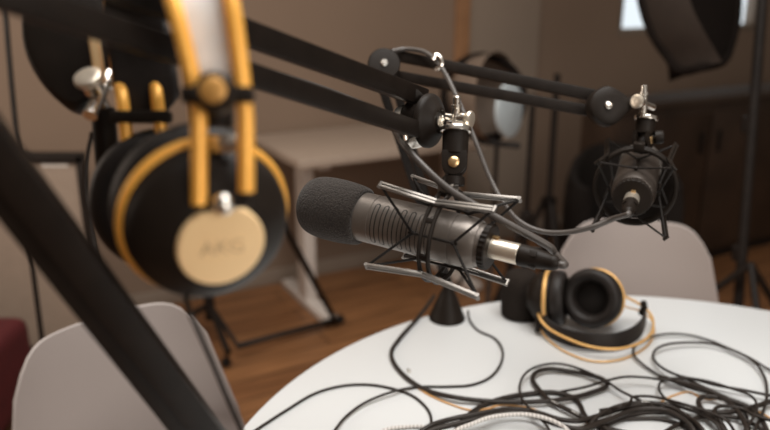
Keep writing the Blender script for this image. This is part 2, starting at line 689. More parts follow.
def shock_mount(M, zr, t, R=.0515, angs=(45, 135, 225, 315), bm_='bar'):
    b = MB()
    for dz in (-.0046, .0046):
        b.torus(M @ Matrix.Translation((0, 0, zr + dz)), R - .003, .0026, 64, 10, flat=.8)
    for k in range(8):
        a = PI / 8 + k * PI / 4
        b.bar(M @ V(((R - .003) * math.cos(a), (R - .003) * math.sin(a), zr - .005)), M @ V(((R - .003) * math.cos(a), (R - .003) * math.sin(a), zr + .005)), .005, .003, M.to_3x3() @ V((math.cos(a), math.sin(a), 0)), .0006)
    obj('hoop', b, 'bplast', t)
    ends = {}
    Hb, Hf, Rm, Re = .0575, .0565, R + .001, R + .0085
    for k in range(4):
        a = math.radians(angs[k])
        d = V((math.cos(a), math.sin(a), 0))
        tg = V((-math.sin(a), math.cos(a), 0))
        b = MB()
        for off in (-.0018, .0018):
            pts = [d * Re + tg * off + V((0, 0, zr - Hb)), d * Rm + tg * off + V((0, 0, zr)), d * Re + tg * off + V((0, 0, zr + Hf))]
            for p, q in ((0, 1), (1, 2)):
                b.bar(M @ pts[p], M @ pts[q], .0028, .0034, M.to_3x3() @ d, .0006)
        for sg in (-1, 1):
            b.tube([M @ (d * (Re) - tg * .0034 + V((0, 0, zr + (Hf if sg > 0 else -Hb)))), M @ (d * (Re) + tg * .0034 + V((0, 0, zr + (Hf if sg > 0 else -Hb))))], .0021, 8, smooth=False)
        obj('arm_bar', b, bm_, t)
        ends[k] = [d * Re + V((0, 0, zr - Hb)), d * Re + V((0, 0, zr + Hf))]
    rp = .0268
    for k in range(4):
        a = k * PI / 2
        d = V((math.cos(a), math.sin(a), 0))
        for sg in (0, 1):
            z = zr + (.021 if sg else -.021)
            post = d * rp + V((0, 0, z))
            b = MB()
            for kk in (k - 1, k):
                e = ends[kk % 4][sg]
                b.tube([M @ e, M @ post], .00135, 7, smooth=False)
            b.ell(M @ Matrix.Translation(post), .0024, .0024, .0024, 10)
            obj('elastic_cord', b, 'bmatte', t)
        b = MB()
        pts = [d * (rp + .0004) + V((0, 0, zr - .025)), d * (rp + .0006) + V((0, 0, zr - .012)), d * (rp + .0006) + V((0, 0, zr + .012)), d * (rp + .0004) + V((0, 0, zr + .025))]
        b.tube([M @ p for p in pts], .0013, 7, 3)
        obj('cradle_rod', b, 'bplast', t)


def swivel(t, top, bot, side, s=1.0):
    """black swivel adapter from the boom tip down to the hoop; side points at its screw head"""
    ax = (V(bot) - V(top))
    L = ax.length
    M = frame(top, ax, side)          # x towards screw, z down
    b = MB()
    b.lathe([(.003, -.004 * s), (.0125 * s, -.0035 * s), (.0132 * s, -.002 * s), (.0132 * s, .0008 * s), (.0112 * s, .0015 * s)], M, 32)
    obj('washer', b, 'chrome', t)
    b = MB()
    b.lathe([(.0108 * s, .0012 * s), (.0112 * s, .003 * s), (.0108 * s, L * .46), (.0086 * s, L * .5)], M, 28)
    for sg in (-1, 1):
        ol = []
        for k in range(17):
            a = PI * k / 16
            ol.append((math.cos(a) * .0105 * s, L * .66 + math.sin(a) * .0105 * s))
        ol += [(-.0105 * s, L * .42), (.0105 * s, L * .42)]
        Mx = M @ Matrix.Translation((sg * .0072 * s, 0, 0)) @ Matrix(((0, 0, 1, 0), (1, 0, 0, 0), (0, 1, 0, 0), (0, 0, 0, 1)))
        b.prism(ol, Mx, .0044 * s, .0008 * s)
    obj('swivel_bracket', b, 'bplast', t)
    b = MB()
    b.lathe([(.0058 * s, L * .58), (.0075 * s, L * .66), (.0075 * s, L * .9), (.0095 * s, L * .93), (.0095 * s, L + .004)], M, 24)
    obj('swivel_tongue', b, 'bmetal', t)
    b = MB()
    Ms = M @ Matrix.Translation((.0094 * s, 0, L * .66)) @ Matrix.Rotation(PI / 2, 4, 'Y')
    b.lathe([(.0046 * s, -.001), (.0046 * s, .0010 * s), (.0036 * s, .0018 * s), (.001, .0019 * s)], Ms, 20)
    obj('pivot_screw', b, 'brass', t)


def wing_screw(t, p, axis, s=1.0, post=True, upd=(0, 0, 1)):
    """silver thumb screw: clamp post and round flat head"""
    M = frame(p, axis, upd)      # x up, z along the screw
    b = MB()
    b.lathe([(.0040 * s, -.02 * s), (.0040 * s, .006 * s), (.0062 * s, .0065 * s), (.0062 * s, .0115 * s), (.004 * s, .012 * s)], M, 20)
    obj('screw_shaft', b, 'chrome', t)
    b = MB()
    Mh = M @ Matrix.Translation((0, 0, .0155 * s))
    b.lathe([(.002 * s, -.004 * s), (.0052 * s, -.0036 * s), (.0078 * s, -.002 * s), (.0085 * s, 0), (.0078 * s, .002 * s), (.0052 * s, .0030 * s), (.001 * s, .0026 * s)], Mh, 28)
    obj('thumb_screw', b, 'nickel', t)
    if post:
        b = MB()
        Mp = frame(M @ V((.004 * s, 0, .001 * s)), M.to_3x3() @ V((1, 0, 0)))
        b.lathe([(.0042 * s, -.020 * s), (.0042 * s, .006 * s), (.0052 * s, .0065 * s), (.0052 * s, .009 * s), (.0038 * s, .0095 * s), (.0038 * s, .0165 * s), (.0030 * s, .0175 * s)], Mp, 20)
        obj('clamp_post', b, 'chrome', t)


# ---- front microphone
tail = P(490.5, 247.5, .693)
head = P(305, 202.5, .785)
ax = (head - tail).normalized()
ctr = tail + ax * .047
mic = thing('microphone', 'large black broadcast microphone with foam head in sharp focus above the table', 'microphone', tail)
M1 = microphone(tail, ax, 1.0, mic, True, (head - tail).length / .2093)
windscreen(M1 @ Matrix.Diagonal((1.02, 1.02, 1, 1)), mic, 'foam')
pl_end = plug(M1, mic)
sm = thing('shock_mount', 'black wire shock mount cradling the front microphone', 'shock mount', ctr)
shock_mount(M1 @ Matrix.Rotation(math.radians(13), 4, 'Z'), .048, sm, .047, (33, 131, 225, 315))
ringtop = M1 @ V((.047, 0, .048))
swtop = P(456, 131, .705)
swbot = P(453.5, 181, .700)
swivel(sm, swtop, swbot, cv(-.15, -.1, -1), 1.12)
b = MB()
b.tube([swbot, swbot.lerp(ringtop, .5) + V((0, 0, .001)), ringtop], lambda q: .0065 - .001 * q, 14)
b.box(frame(ringtop, M1.to_3x3() @ V((0, 0, 1)), M1.to_3x3() @ V((1, 0, 0))), .008, .014, .016, .0015)
obj('hoop_clamp', b, 'bar', sm)


# ------------------------------------------------------------------ boom arms
def knuckle(t, c, axis, r, th, nm='knuckle'):
    M = frame(c, axis)
    b = MB()
    h = th / 2
    b.lathe([(r * .35, -h), (r * .92, -h), (r, -h * .75), (r, -h * .35), (r * .96, -h * .1), (r * .88, h * .1), (r * .56, h * .75), (r * .50, h * .95), (r * .44, h * 1.0), (r * .40, h * .8), (r * .3, h * .8)], M, 48)
    k = obj(nm, b, 'bplast', t)
    b = MB()
    b.lathe([(r * .24, h * .85), (r * .24, h * 1.1), (r * .18, h * 1.22), (r * .10, h * 1.2), (r * .09, h * 1.05), (.0005, h * 1.05)], M, 24)
    obj('hinge_bolt', b, 'chrome', k)
    return k


# main boom
boom = thing('boom_arm', 'large black twin tube boom arm running from upper left to the front microphone', 'boom arm', P(318, 610, .46))
El_u, El_l = P(-160, -115, .30), P(-130, -50, .30)
upA, upB = El_u, P(421, 97, .735)
loA, loB = El_l, P(424, 132, .725)
b = MB()
hint = UP * .92 + FW * -.38
b.bar(upA, upB, .0160, .0175, hint, .002)
obj('upper_tube', b, 'bmetal', boom)
b = MB()
b.bar(loA, loB, .0160, .0155, hint, .002)
obj('lower_tube', b, 'bmetal', boom)
kn = P(433, 121, .716)
kax = cv(.83, -.12, -.54)
b = MB()
for q, h in ((upB, .013), (loB, .012)):
    b.bar(q.lerp(upA if q is upB else loA, .05), q + (kn - q) * .55, .0125, h * 1.2, hint, .002)
M = frame(kn - kax * .013, kax)
b.lathe([(.016, -.014), (.019, -.012), (.019, .004)], M, 32)
obj('end_bracket', b, 'bmetal', boom)
b = MB()
b.lathe([(.0095, -.0155), (.0115, -.015), (.0115, -.008), (.0095, -.0075)], frame(P(407, 115, .71), cv(.3, .1, -1)), 24)
b.lathe([(.010, -.004), (.0115, -.003), (.0115, .003), (.008, .004)], frame(P(415, 140, .715), cv(.1, -.9, -.4)), 24)
obj('spring_bushing', b, 'chrome', boom)
k1 = knuckle(boom, kn, kax, .0262, .016)
wing_screw(boom, P(455, 118, .715), cv(.85, -.16, -.5), 1.0, True)
# elbow and lower segment down to the table
elb = P(-137, -10, .305)
M = frame(elb, cv(.2, .1, -1))
b = MB()
b.lathe([(.01, -.022), (.030, -.021), (.032, -.016), (.032, .016), (.030, .021), (.01, .022)], M, 40)
obj('elbow', b, 'bplast', boom)
baseP = T(298, 604, TZ)
b = MB()
dn = baseP + V((0, 0, .05))
side = cv(.8, .58, 0)
b.bar(elb + side * .006 - FW * .004, dn + side * .008, .017, .019, side, .002)
obj('lower_segment_tube', b, 'bmetal', boom)
b = MB()
b.bar(elb - side * .008 + FW * .010, dn - side * .009 + FW * .010, .017, .019, side, .002)
obj('lower_segment_tube', b, 'bmetal', boom)
b = MB()
b.lathe([(.04, 0), (.04, .006), (.02, .010), (.018, .045), (.016, .05), (.016, .075), (.012, .08)], Matrix.Translation(baseP), 36)
obj('table_mount', b, 'bmetal', boom)

# rear boom
cone = T(447, 318.5)
b2 = thing('boom_arm', 'slim black boom arm with cone base on the table, holding the rear microphone', 'boom arm', cone)
elb2 = P(383, 66, 1.10)
b = MB()
b.lathe([(.0325, 0), (.0330, .003), (.0315, .006), (.0240, .026), (.0150, .048), (.0095, .058), (.0085, .072)], Matrix.Translation(cone), 48)
obj('cone_base', b, 'bplast', b2)
ctop = cone + V((0, 0, .066))
perp = cv(.96, .25, 0)
b = MB()
b.bar(ctop + perp * .002, elb2 + perp * .011, .013, .013, perp, .0018)
obj('lower_segment_tube', b, 'bmetal', b2)
b = MB()
b.bar(ctop - perp * .002, elb2 - perp * .011, .013, .013, perp, .0018)
obj('lower_segment_tube', b, 'bmetal', b2)
tipu, tipl = P(604, 97.5, 1.02), P(598, 112.5, 1.02)
b = MB()
b.bar(P(390, 54.5, 1.10), tipu, .013, .0155, UP, .0018)
obj('upper_tube', b, 'bmetal', b2)
b = MB()
b.bar(P(390, 74.5, 1.10), tipl, .013, .0145, UP, .0018)
obj('lower_tube', b, 'bmetal', b2)
b = MB()
b.lathe([(.008, -.013), (.021, -.0125), (.0235, -.009), (.0235, .010), (.022, .0125), (.012, .0135), (.006, .0135)], frame(P(383.5, 66, 1.085), cv(.1, .15, -1)), 40)
e = obj('elbow', b, 'bplast', b2)
b = MB()
b.lathe([(.0055, .012), (.0055, .0155), (.004, .017), (.0005, .017)], frame(P(383.5, 66, 1.085), cv(.1, .15, -1)), 20)
obj('hinge_bolt', b, 'chrome', e)
# pear-shaped end knuckle
kc = P(608, 106.5, 1.0)
M = frame(kc, cv(.05, .05, -1), cv(1, .1, 0))     # x to the right along the pear
b = MB()
ol = []
for k in range(40):
    a = 2 * PI * k / 40
    x, y = math.cos(a) * .0285, math.sin(a) * .0268
    if x > 0:
        y *= 1 - .62 * (x / .0285) ** 1.3
        x *= 1.18
    ol.append((x, y))
rings = []
for z, s_ in ((-.012, .8), (-.0115, .93), (-.008, 1), (.006, 1), (.0105, .93), (.0125, .78), (.0135, .4)):
    rings.append([M @ V((x * s_, y * s_, z)) for x, y in ol])
b.loft(rings)
k = obj('knuckle', b, 'bplast', b2)
b = MB()
b.lathe([(.0048, .012), (.0048, .0148), (.0038, .0155), (.0005, .015)], frame(P(605, 107.5, .998), cv(.05, .05, -1)), 20)
obj('hinge_bolt', b, 'chrome', k)
wing_screw(b2, P(644, 104, .992), cv(-.75, .1, -.65), 1.15, True, UP)
# rear microphone
t2 = P(632, 198, .935)
ax2 = cv(.36, .30, .88)
mic2 = thing('microphone', 'black microphone further back, seen from its cable end above the chair', 'microphone', t2)
M2 = microphone(t2, ax2, 1.12, mic2, vents=False, bm_='mic2')
b = MB()
b.lathe([(.0215, .139), (.0262, .1395), (.0262, .165), (.0235, .176), (.014, .183), (.002, .185)], M2, 48)
obj('grille_head', b, 'bar', mic2)
Mp2 = M2
pe2 = plug(M2 @ Matrix.Rotation(.0, 4, 'X') @ Matrix.Scale(.85, 4), mic2)
sm2 = thing('shock_mount', 'black wire shock mount around the rear microphone', 'shock mount', M2 @ V((0, 0, .06)))
shock_mount(M2, .05, sm2, .0480, bm_='bplast')
rt2 = M2 @ V((.048, 0, .05))
sw2t = P(646, 119, 1.0)
sw2b = P(642, 150, 1.0)
swivel(sm2, sw2t, sw2b, cv(.75, -.2, -.6), 1.15)
b = MB()
b.tube([sw2b, sw2b.lerp(rt2, .5), rt2], .006, 12)
b.box(frame(rt2, ax2, M2.to_3x3() @ V((1, 0, 0))), .009, .014, .016, .0015)
obj('hoop_clamp', b, 'bplast', sm2)
b = MB()
b.lathe([(.0035, -.004), (.0035, .006), (.0085, .0065), (.009, .009), (.009, .016), (.008, .0175), (.001, .0175)], frame(sw2t.lerp(sw2b, .62) + cv(.6, 0, -.5) * .008, cv(.97, .05, -.2)), 20)
obj('clamp_knob', b, 'bplast', sm2)

# third boom tip, at the upper left behind the hanging headphones
pole_t = P(0, -60, 1.75)
pole_f = V((P(36, 320, 1.85).x, P(36, 320, 1.85).y, 0))
b3 = thing('boom_arm', 'black boom arm tip hanging in the upper left corner, behind the near headphones', 'boom arm', (pole_f.x, pole_f.y, 0))
b = MB()
kc3 = P(73, 36, .56)
M = frame(kc3, cv(.15, .1, -1), cv(.12, -1, 0))
rings = []
for z, s_ in ((-.016, .75), (-.014, .92), (-.008, 1), (.008, 1), (.014, .92), (.016, .75)):
    rg = []
    for k in range(40):
        a = 2 * PI * k / 40
        x, y = math.cos(a) * .0585, math.sin(a) * .0335
        if x > 0:
            y *= 1 - .30 * (x / .06) ** 2
        rg.append(M @ V((x * s_, y * s_, z)))
    rings.append(rg)
b.loft(rings)
obj('knuckle', b, 'bplast', b3)
b = MB()
for dx in (-.014, .014):
    b.bar(M @ V((-.02, dx, 0)), P(-40, -230, .8) + V((dx, 0, 0)), .013, .014, FW, .0015)
b.bar(P(-40, -230, .8), pole_t, .016, .016, FW, .0015)
obj('arm_tubes', b, 'bmetal', b3)
b = MB()
Mr = frame(P(90, 12, .535), P(101, 84, .535) - P(90, 12, .535))
Lr = (P(101, 84, .535) - P(90, 12, .535)).length
b.lathe([(.003, 0), (.0042, .002), (.0042, Lr - .002), (.003, Lr)], Mr, 16)
obj('highlight_rod', b, 'goldp', b3, label='pale rod standing in for a metal highlight')  # pale colour paints in the glint of bright metal
wing_screw(b3, P(99, 98, .535), cv(-.1, .62, -.78), 1.2, True, UP)
b = MB()
b.lathe([(.0085, 0), (.0085, .075), (.007, .08)], frame(P(103, 108, .545), P(108, 170, .55) - P(103, 108, .545)), 20)
obj('swivel_post', b, 'bplast', b3)
b = MB()
b.tube([pole_t, P(15, 120, 1.80), V((pole_f.x, pole_f.y, .02))], .0065, 12, 6)
obj('pole', b, 'stand', b3)
for a in (.5, 2.6, 4.7):
    b = MB()
    b.tube([V((pole_f.x, pole_f.y, .09)), V((pole_f.x + .2 * math.cos(a), pole_f.y + .2 * math.sin(a), .008))], .007, 10, smooth=False)
    obj('leg', b, 'stand', b3)


# ------------------------------------------------------------------ headphones
def cup(t, c, N, upv, logo=True, s=1.0):
    M = frame(c, N, upv) @ Matrix.Scale(s, 4)
    b = MB()
    b.lathe([(.036, -.012), (.0475, -.011), (.049, -.006), (.0485, -.002), (.0468, .001), (.0462, .008), (.044, .0135), (.038, .020), (.031, .026), (.0265, .029), (.024, .0295)], M, 64)
    cp = obj('ear_cup', b, 'bplast', t, 25)
    b = MB()
    b.torus(M @ Matrix.Translation((0, 0, -.0035)), .0476, .0032, 72, 12, flat=1.25)
    obj('gold_ring', b, 'gold' if logo else 'gold2', cp, label='gold rim ring')
    b = MB()
    b.lathe([(.0225, .0285), (.0245, .0292), (.0245, .0315), (.0235, .0328), (.018, .0334), (.001, .0336)], M, 48)
    pl = obj('logo_plate', b, 'goldp' if logo else 'bplast', cp, label='pale gold logo plate' if logo else None)  # without logo, black colour stands in for the plate's shaded edge
    if logo:
        cu = bpy.data.curves.new('lettering', 'FONT')
        cu.body = 'AKG'
        cu.size = .012
        cu.align_x = 'CENTER'
        cu.align_y = 'CENTER'
        cu.extrude = .0003
        to = bpy.data.objects.new('lettering_src', cu)
        C.objects.link(to)
        bpy.context.view_layer.update()
        me = bpy.data.meshes.new_from_object(to.evaluated_get(bpy.context.evaluated_depsgraph_get()))
        bpy.data.objects.remove(to)
        tb = bmesh.new()
        tb.from_mesh(me)
        b = MB()
        b.merge(tb, M @ Matrix.Translation((0, 0, .0336)) @ Matrix.Rotation(-PI / 2, 4, 'Z'))
        obj('lettering', b, 'goldtext', cp)
    b = MB()
    n = 64
    prof = [(.040, -.011), (.0470, -.013), (.0500, -.019), (.0500, -.027), (.0465, -.034), (.0395, -.0365), (.0325, -.034), (.0285, -.027), (.0275, -.019), (.0275, -.013)]
    pr = smooth_path([V((a, 0, z)) for a, z in prof], 3)
    rings = []
    for p in pr:
        rings.append([M @ V(((p.x + .0004 * math.sin(j * 2 * PI / n * 32)) * math.cos(2 * PI * j / n), (p.x + .0004 * math.sin(j * 2 * PI / n * 32)) * math.sin(2 * PI * j / n), p.z)) for j in range(n)])
    b.loft(rings, cap=False)
    obj('ear_pad', b, 'bleather', cp, 60)
    b = MB()
    b.lathe([(.031, -.0135), (.028, -.0155), (.001, -.016)], M, 40)
    obj('speaker_cloth', b, 'bmatte', cp)
    return cp, M


# near pair, hanging over the main boom
hp = thing('headphones', 'black and gold headphones hanging blurred in the near left foreground', 'headphones', P(199, 290, .43))
Nn = cv(.44, -.45, -.78)
cupc = P(207, 220, .435)
upn = cv(.05, 1, -.3)
_, MN = cup(hp, cupc, Nn, upn, True, 1.0)
cup(hp, P(166, 198, .545), cv(-.25, .1, .96), UP, False)
rodL = [P(199, 205, .395), P(199, 150, .392), P(198, 110, .390), P(193, 80, .388), P(172, 0, .388), P(157, -42, .405), P(132, -62, .46), P(112, -35, .515), P(110, 0, .53), P(118, 76, .53), P(122, 97, .512), P(128, 150, .510)]
rodR = [P(246, 192, .395), P(246, 150, .392), P(245, 110, .390), P(242, 80, .388), P(231, 0, .388), P(218, -45, .405), P(190, -65, .46), P(163, -38, .515), P(152, 0, .53), P(154, 74, .53), P(157, 97, .512), P(163, 148, .510)]
for rr in (rodL, rodR):
    b = MB()
    b.tube(rr, .0046, 12, 8)
    obj('headband_rod', b, 'gold', hp)
# near crossbar with its gold screw, far crossbar, pivots
b = MB()
b.bar(P(181, 95, .385), P(254, 95, .385), .010, .0085, UP, .003)
b.lathe([(.0085, -.006), (.0105, -.004), (.0105, .004), (.0085, .006)], frame(P(216, 93, .379), cv(0, .05, -1)), 28)
cb = obj('crossbar', b, 'bplast', hp)
b = MB()
b.lathe([(.0068, .005), (.0068, .0078), (.005, .0088), (.0005, .009)], frame(P(216, 93, .379), cv(0, .05, -1)), 24)
obj('gold_screw', b, 'dgold', cb)
b = MB()
b.bar(P(110, 117, .508), P(172, 117, .508), .010, .0085, UP, .003)
obj('crossbar', b, 'bplast', hp)
b = MB()
b.bar(P(199, 205, .397), P(250, 200, .397), .008, .0075, UP, .002)
obj('rod_bracket', b, 'bplast', hp)
b = MB()
b.ell(frame(P(223, 204, .394), cv(0, .2, -1)), .0064, .0064, .0055, 18)
obj('pivot_cap', b, 'chrome', hp)
b = MB()
b.lathe([(.0085, 0), (.0085, .010), (.007, .012)], frame(P(218, 128, .41), cv(0, 1, -.1)), 20)
obj('slider', b, 'bplast', hp)
b = MB()
b.box(frame(P(221, 143, .405), cv(0, 1, -.35), RT), .020, .006, .010, .002)
obj('ring_highlight', b, 'chrome', hp)  # chrome block standing in for the bright reflection on the ring top
strp = [P(218, 82, .394), P(214, 55, .394), P(202, 0, .395), P(188, -36, .412), P(161, -54, .462), P(138, -32, .51), P(131, 0, .523), P(141, 60, .522), P(146, 95, .520), P(147, 122, .520)]
wdir = [rodR[min(i, 11)] - rodL[min(i, 11)] for i in (3, 3, 4, 5, 6, 7, 8, 9, 10, 11)]
wfn = lambda q: .0245 * (min(1, .35 + q * 9) if q < .1 else min(1, .4 + (1 - q) * 7) if q > .9 else 1.0) * (1 + .6 * min(1, max(0, (q - .5) * 4)))
b = MB()
b.ribbon(strp, lambda q: wfn(q) * (1.0 if q < .5 else .8), .003, wdir)
obj('headband_strap', b, 'leather', hp, label='headband strap with its lit side painted pale grey')  # strap lit from above, its brightness put into the leather colour
nin = []
mid = P(165, 20, .46)
b = MB()
b.ribbon([p + (mid - p).normalized() * .0035 for p in strp], lambda q: wfn(q) * (1.0 if q < .5 else 1.12) + .0005, .003, wdir)
obj('strap_shade_layer', b, 'bleather', hp)  # black inner layer puts the strap's shaded far side into colour
cab = [MN @ V((-.048, .012, -.004)), P(190, 312, .44), P(197, 328, .45), P(212, 362, .47), P(228, 400, .49), P(243, 434, .50), P(262, 480, .50)]
b = MB()
b.tube(cab, .0017, 8)
obj('cable', b, 'cable', hp)
b = MB()
b.tube([P(92, 132, .55), P(84, 180, .56), P(91, 230, .57), P(105, 285, .58), P(124, 330, .6), P(165, 400, .62), P(200, 470, .64)], .0017, 8)
obj('cable', b, 'gcable', hp)

# pair lying on the table
hp2 = thing('headphones', 'black and gold headphones lying on the white table', 'headphones', T(595, 335))
lc = T(546, 297, TZ + .0545)
rc = T(596, 297.5, TZ + .0535)
Nl = cv(-.93, .02, .37)
Nr = cv(.56, -.04, .83)
cup(hp2, lc, Nl, (0, 0, 1), False, .96)
cup(hp2, rc, Nr, (0, 0, 1), False, 1.03)


def TT(l):
    return [T(x, y, TZ + z) for x, y, z in l]


ra = TT([(538, 300, .06), (539, 316, .036), (547, 327, .025), (566, 338, .020), (592, 347, .017), (615, 349, .016), (635, 345, .016), (648, 337, .017), (653, 328, .020), (652, 317, .026), (644, 307, .034), (632, 300, .044), (622, 295, .052)])
rb = TT([(536, 306, .03), (539, 325, .014), (547, 338, .006), (566, 352, .003), (592, 361, .003), (618, 360, .003), (640, 351, .003), (652, 339, .003), (654, 328, .006), (650, 318, .012), (640, 311, .022), (630, 308, .030), (623, 306, .036)])
for rr in (ra, rb):
    b = MB()
    b.tube(rr, .0023 if rr is ra else .0015, 10)
    obj('headband_rod', b, 'gold2', hp2)
b = MB()
sp = TT([(541, 319, .03), (551, 330, .022), (570, 338, .019), (596, 342, .018), (620, 340, .019), (638, 331, .023), (645, 318, .030), (646, 309, .036)])
b.ribbon(sp, .028, .003, [V((0, 0.25, 1))] * 8)
obj('headband_strap', b, 'bleather', hp2)
b = MB()
cl = T(643, 310, TZ + .040)
b.box(frame(cl, cv(.3, .9, -.2), cv(1, 0, 0)), .010, .010, .020, .003)
b.ell(Matrix.Translation(cl + V((0, 0, .012))), .006, .006, .006, 12)
obj('strap_clip', b, 'bplast', hp2)
b = MB()
b.box(frame(T(538, 322, TZ + .022), cv(.1, 1, 0), cv(1, 0, 0)), .009, .012, .036, .003)
b.ell(frame(T(537, 298, TZ + .05), cv(1, 0, 0)), .010, .010, .008, 16)
obj('rod_bracket', b, 'bplast', hp2)

# foam windscreen on the table
fb = T(519.5, 315.5)
b = MB()
prof = [(.026, 0), (.0325, .002), (.0345, .010), (.0350, .03), (.0345, .055), (.0325, .071), (.0275, .081), (.019, .0865), (.009, .0885), (.001, .089)]
pr = smooth_path([V((a, 0, z)) for a, z in prof], 4)
b.lathe([(p.x, p.z) for p in pr], Matrix.Translation(fb), 56)
o = obj('foam_windscreen', b, 'foam2', None, 80)
tag(o, 'black foam windscreen standing on the table left of the lying headphones', 'windscreen')

# tiny screw on the table
s = T(409.5, 373.5)
scw = thing('screw', 'tiny silver screw lying on the white table', 'screw', s)
b = MB()
d = V((.35, -.9, 0)).normalized()
M = frame(s + V((0, 0, .003)), -d)
b.lathe([(.001, .0), (.0032, .0005), (.0034, .002), (.0018, .003)], M, 16)
obj('head', b, 'chrome', scw)
b = MB()
b.lathe([(.0013, .0025), (.0012, .010), (.0004, .012)], M @ Matrix.Rotation(-.12, 4, 'X'), 12)
obj('thread', b, 'chrome', scw)

# ------------------------------------------------------------------ cables
b = MB()
b.tube([pl_end + ax * .006, pl_end - ax * .004, P(555, 254, .697), P(551, 248, .692), P(538, 240, .690), P(512, 226, .689), P(478, 207, .690), P(448, 188.5, .690), P(425, 168, .695), P(405, 146, .71), P(392, 126, .745), P(372, 110, .745), P(330, 92, .70), P(250, 67, .58), P(120, 22, .44), P(0, -15, .385)], .0036, 12)
tag(obj('cable', b, 'gcable'), 'thick dark cable looping from the front microphone back up to the boom arm', 'cable')
b = MB()
pts = [pe2 + ax2 * .005, pe2 - ax2 * .004, P(612, 219, .912), P(592, 227, .92), P(565, 232.5, .935), P(540, 231, .95), P(519, 221, .96), P(503, 202, .97), P(490, 178, .985), P(475, 140, 1.0), P(458, 100, 1.02), P(446, 75, 1.04), P(437, 62, 1.05), P(425, 52, 1.07), P(405, 49, 1.085), P(392, 51, 1.08)]
b.tube(pts, .0034, 12)
tag(obj('cable', b, 'gcable'), 'dark cable curving from the rear microphone up to the slim boom arm', 'cable')
b = MB()
b.tube([P(433, 60, 1.045), P(436, 55, 1.045), P(441, 59, 1.045), P(441, 67, 1.045), P(436, 69, 1.05)], .0035, 8, 4)
tag(obj('cable_clip', b, 'chrome'), 'silver clip holding the cable on the slim boom arm', 'cable clip')

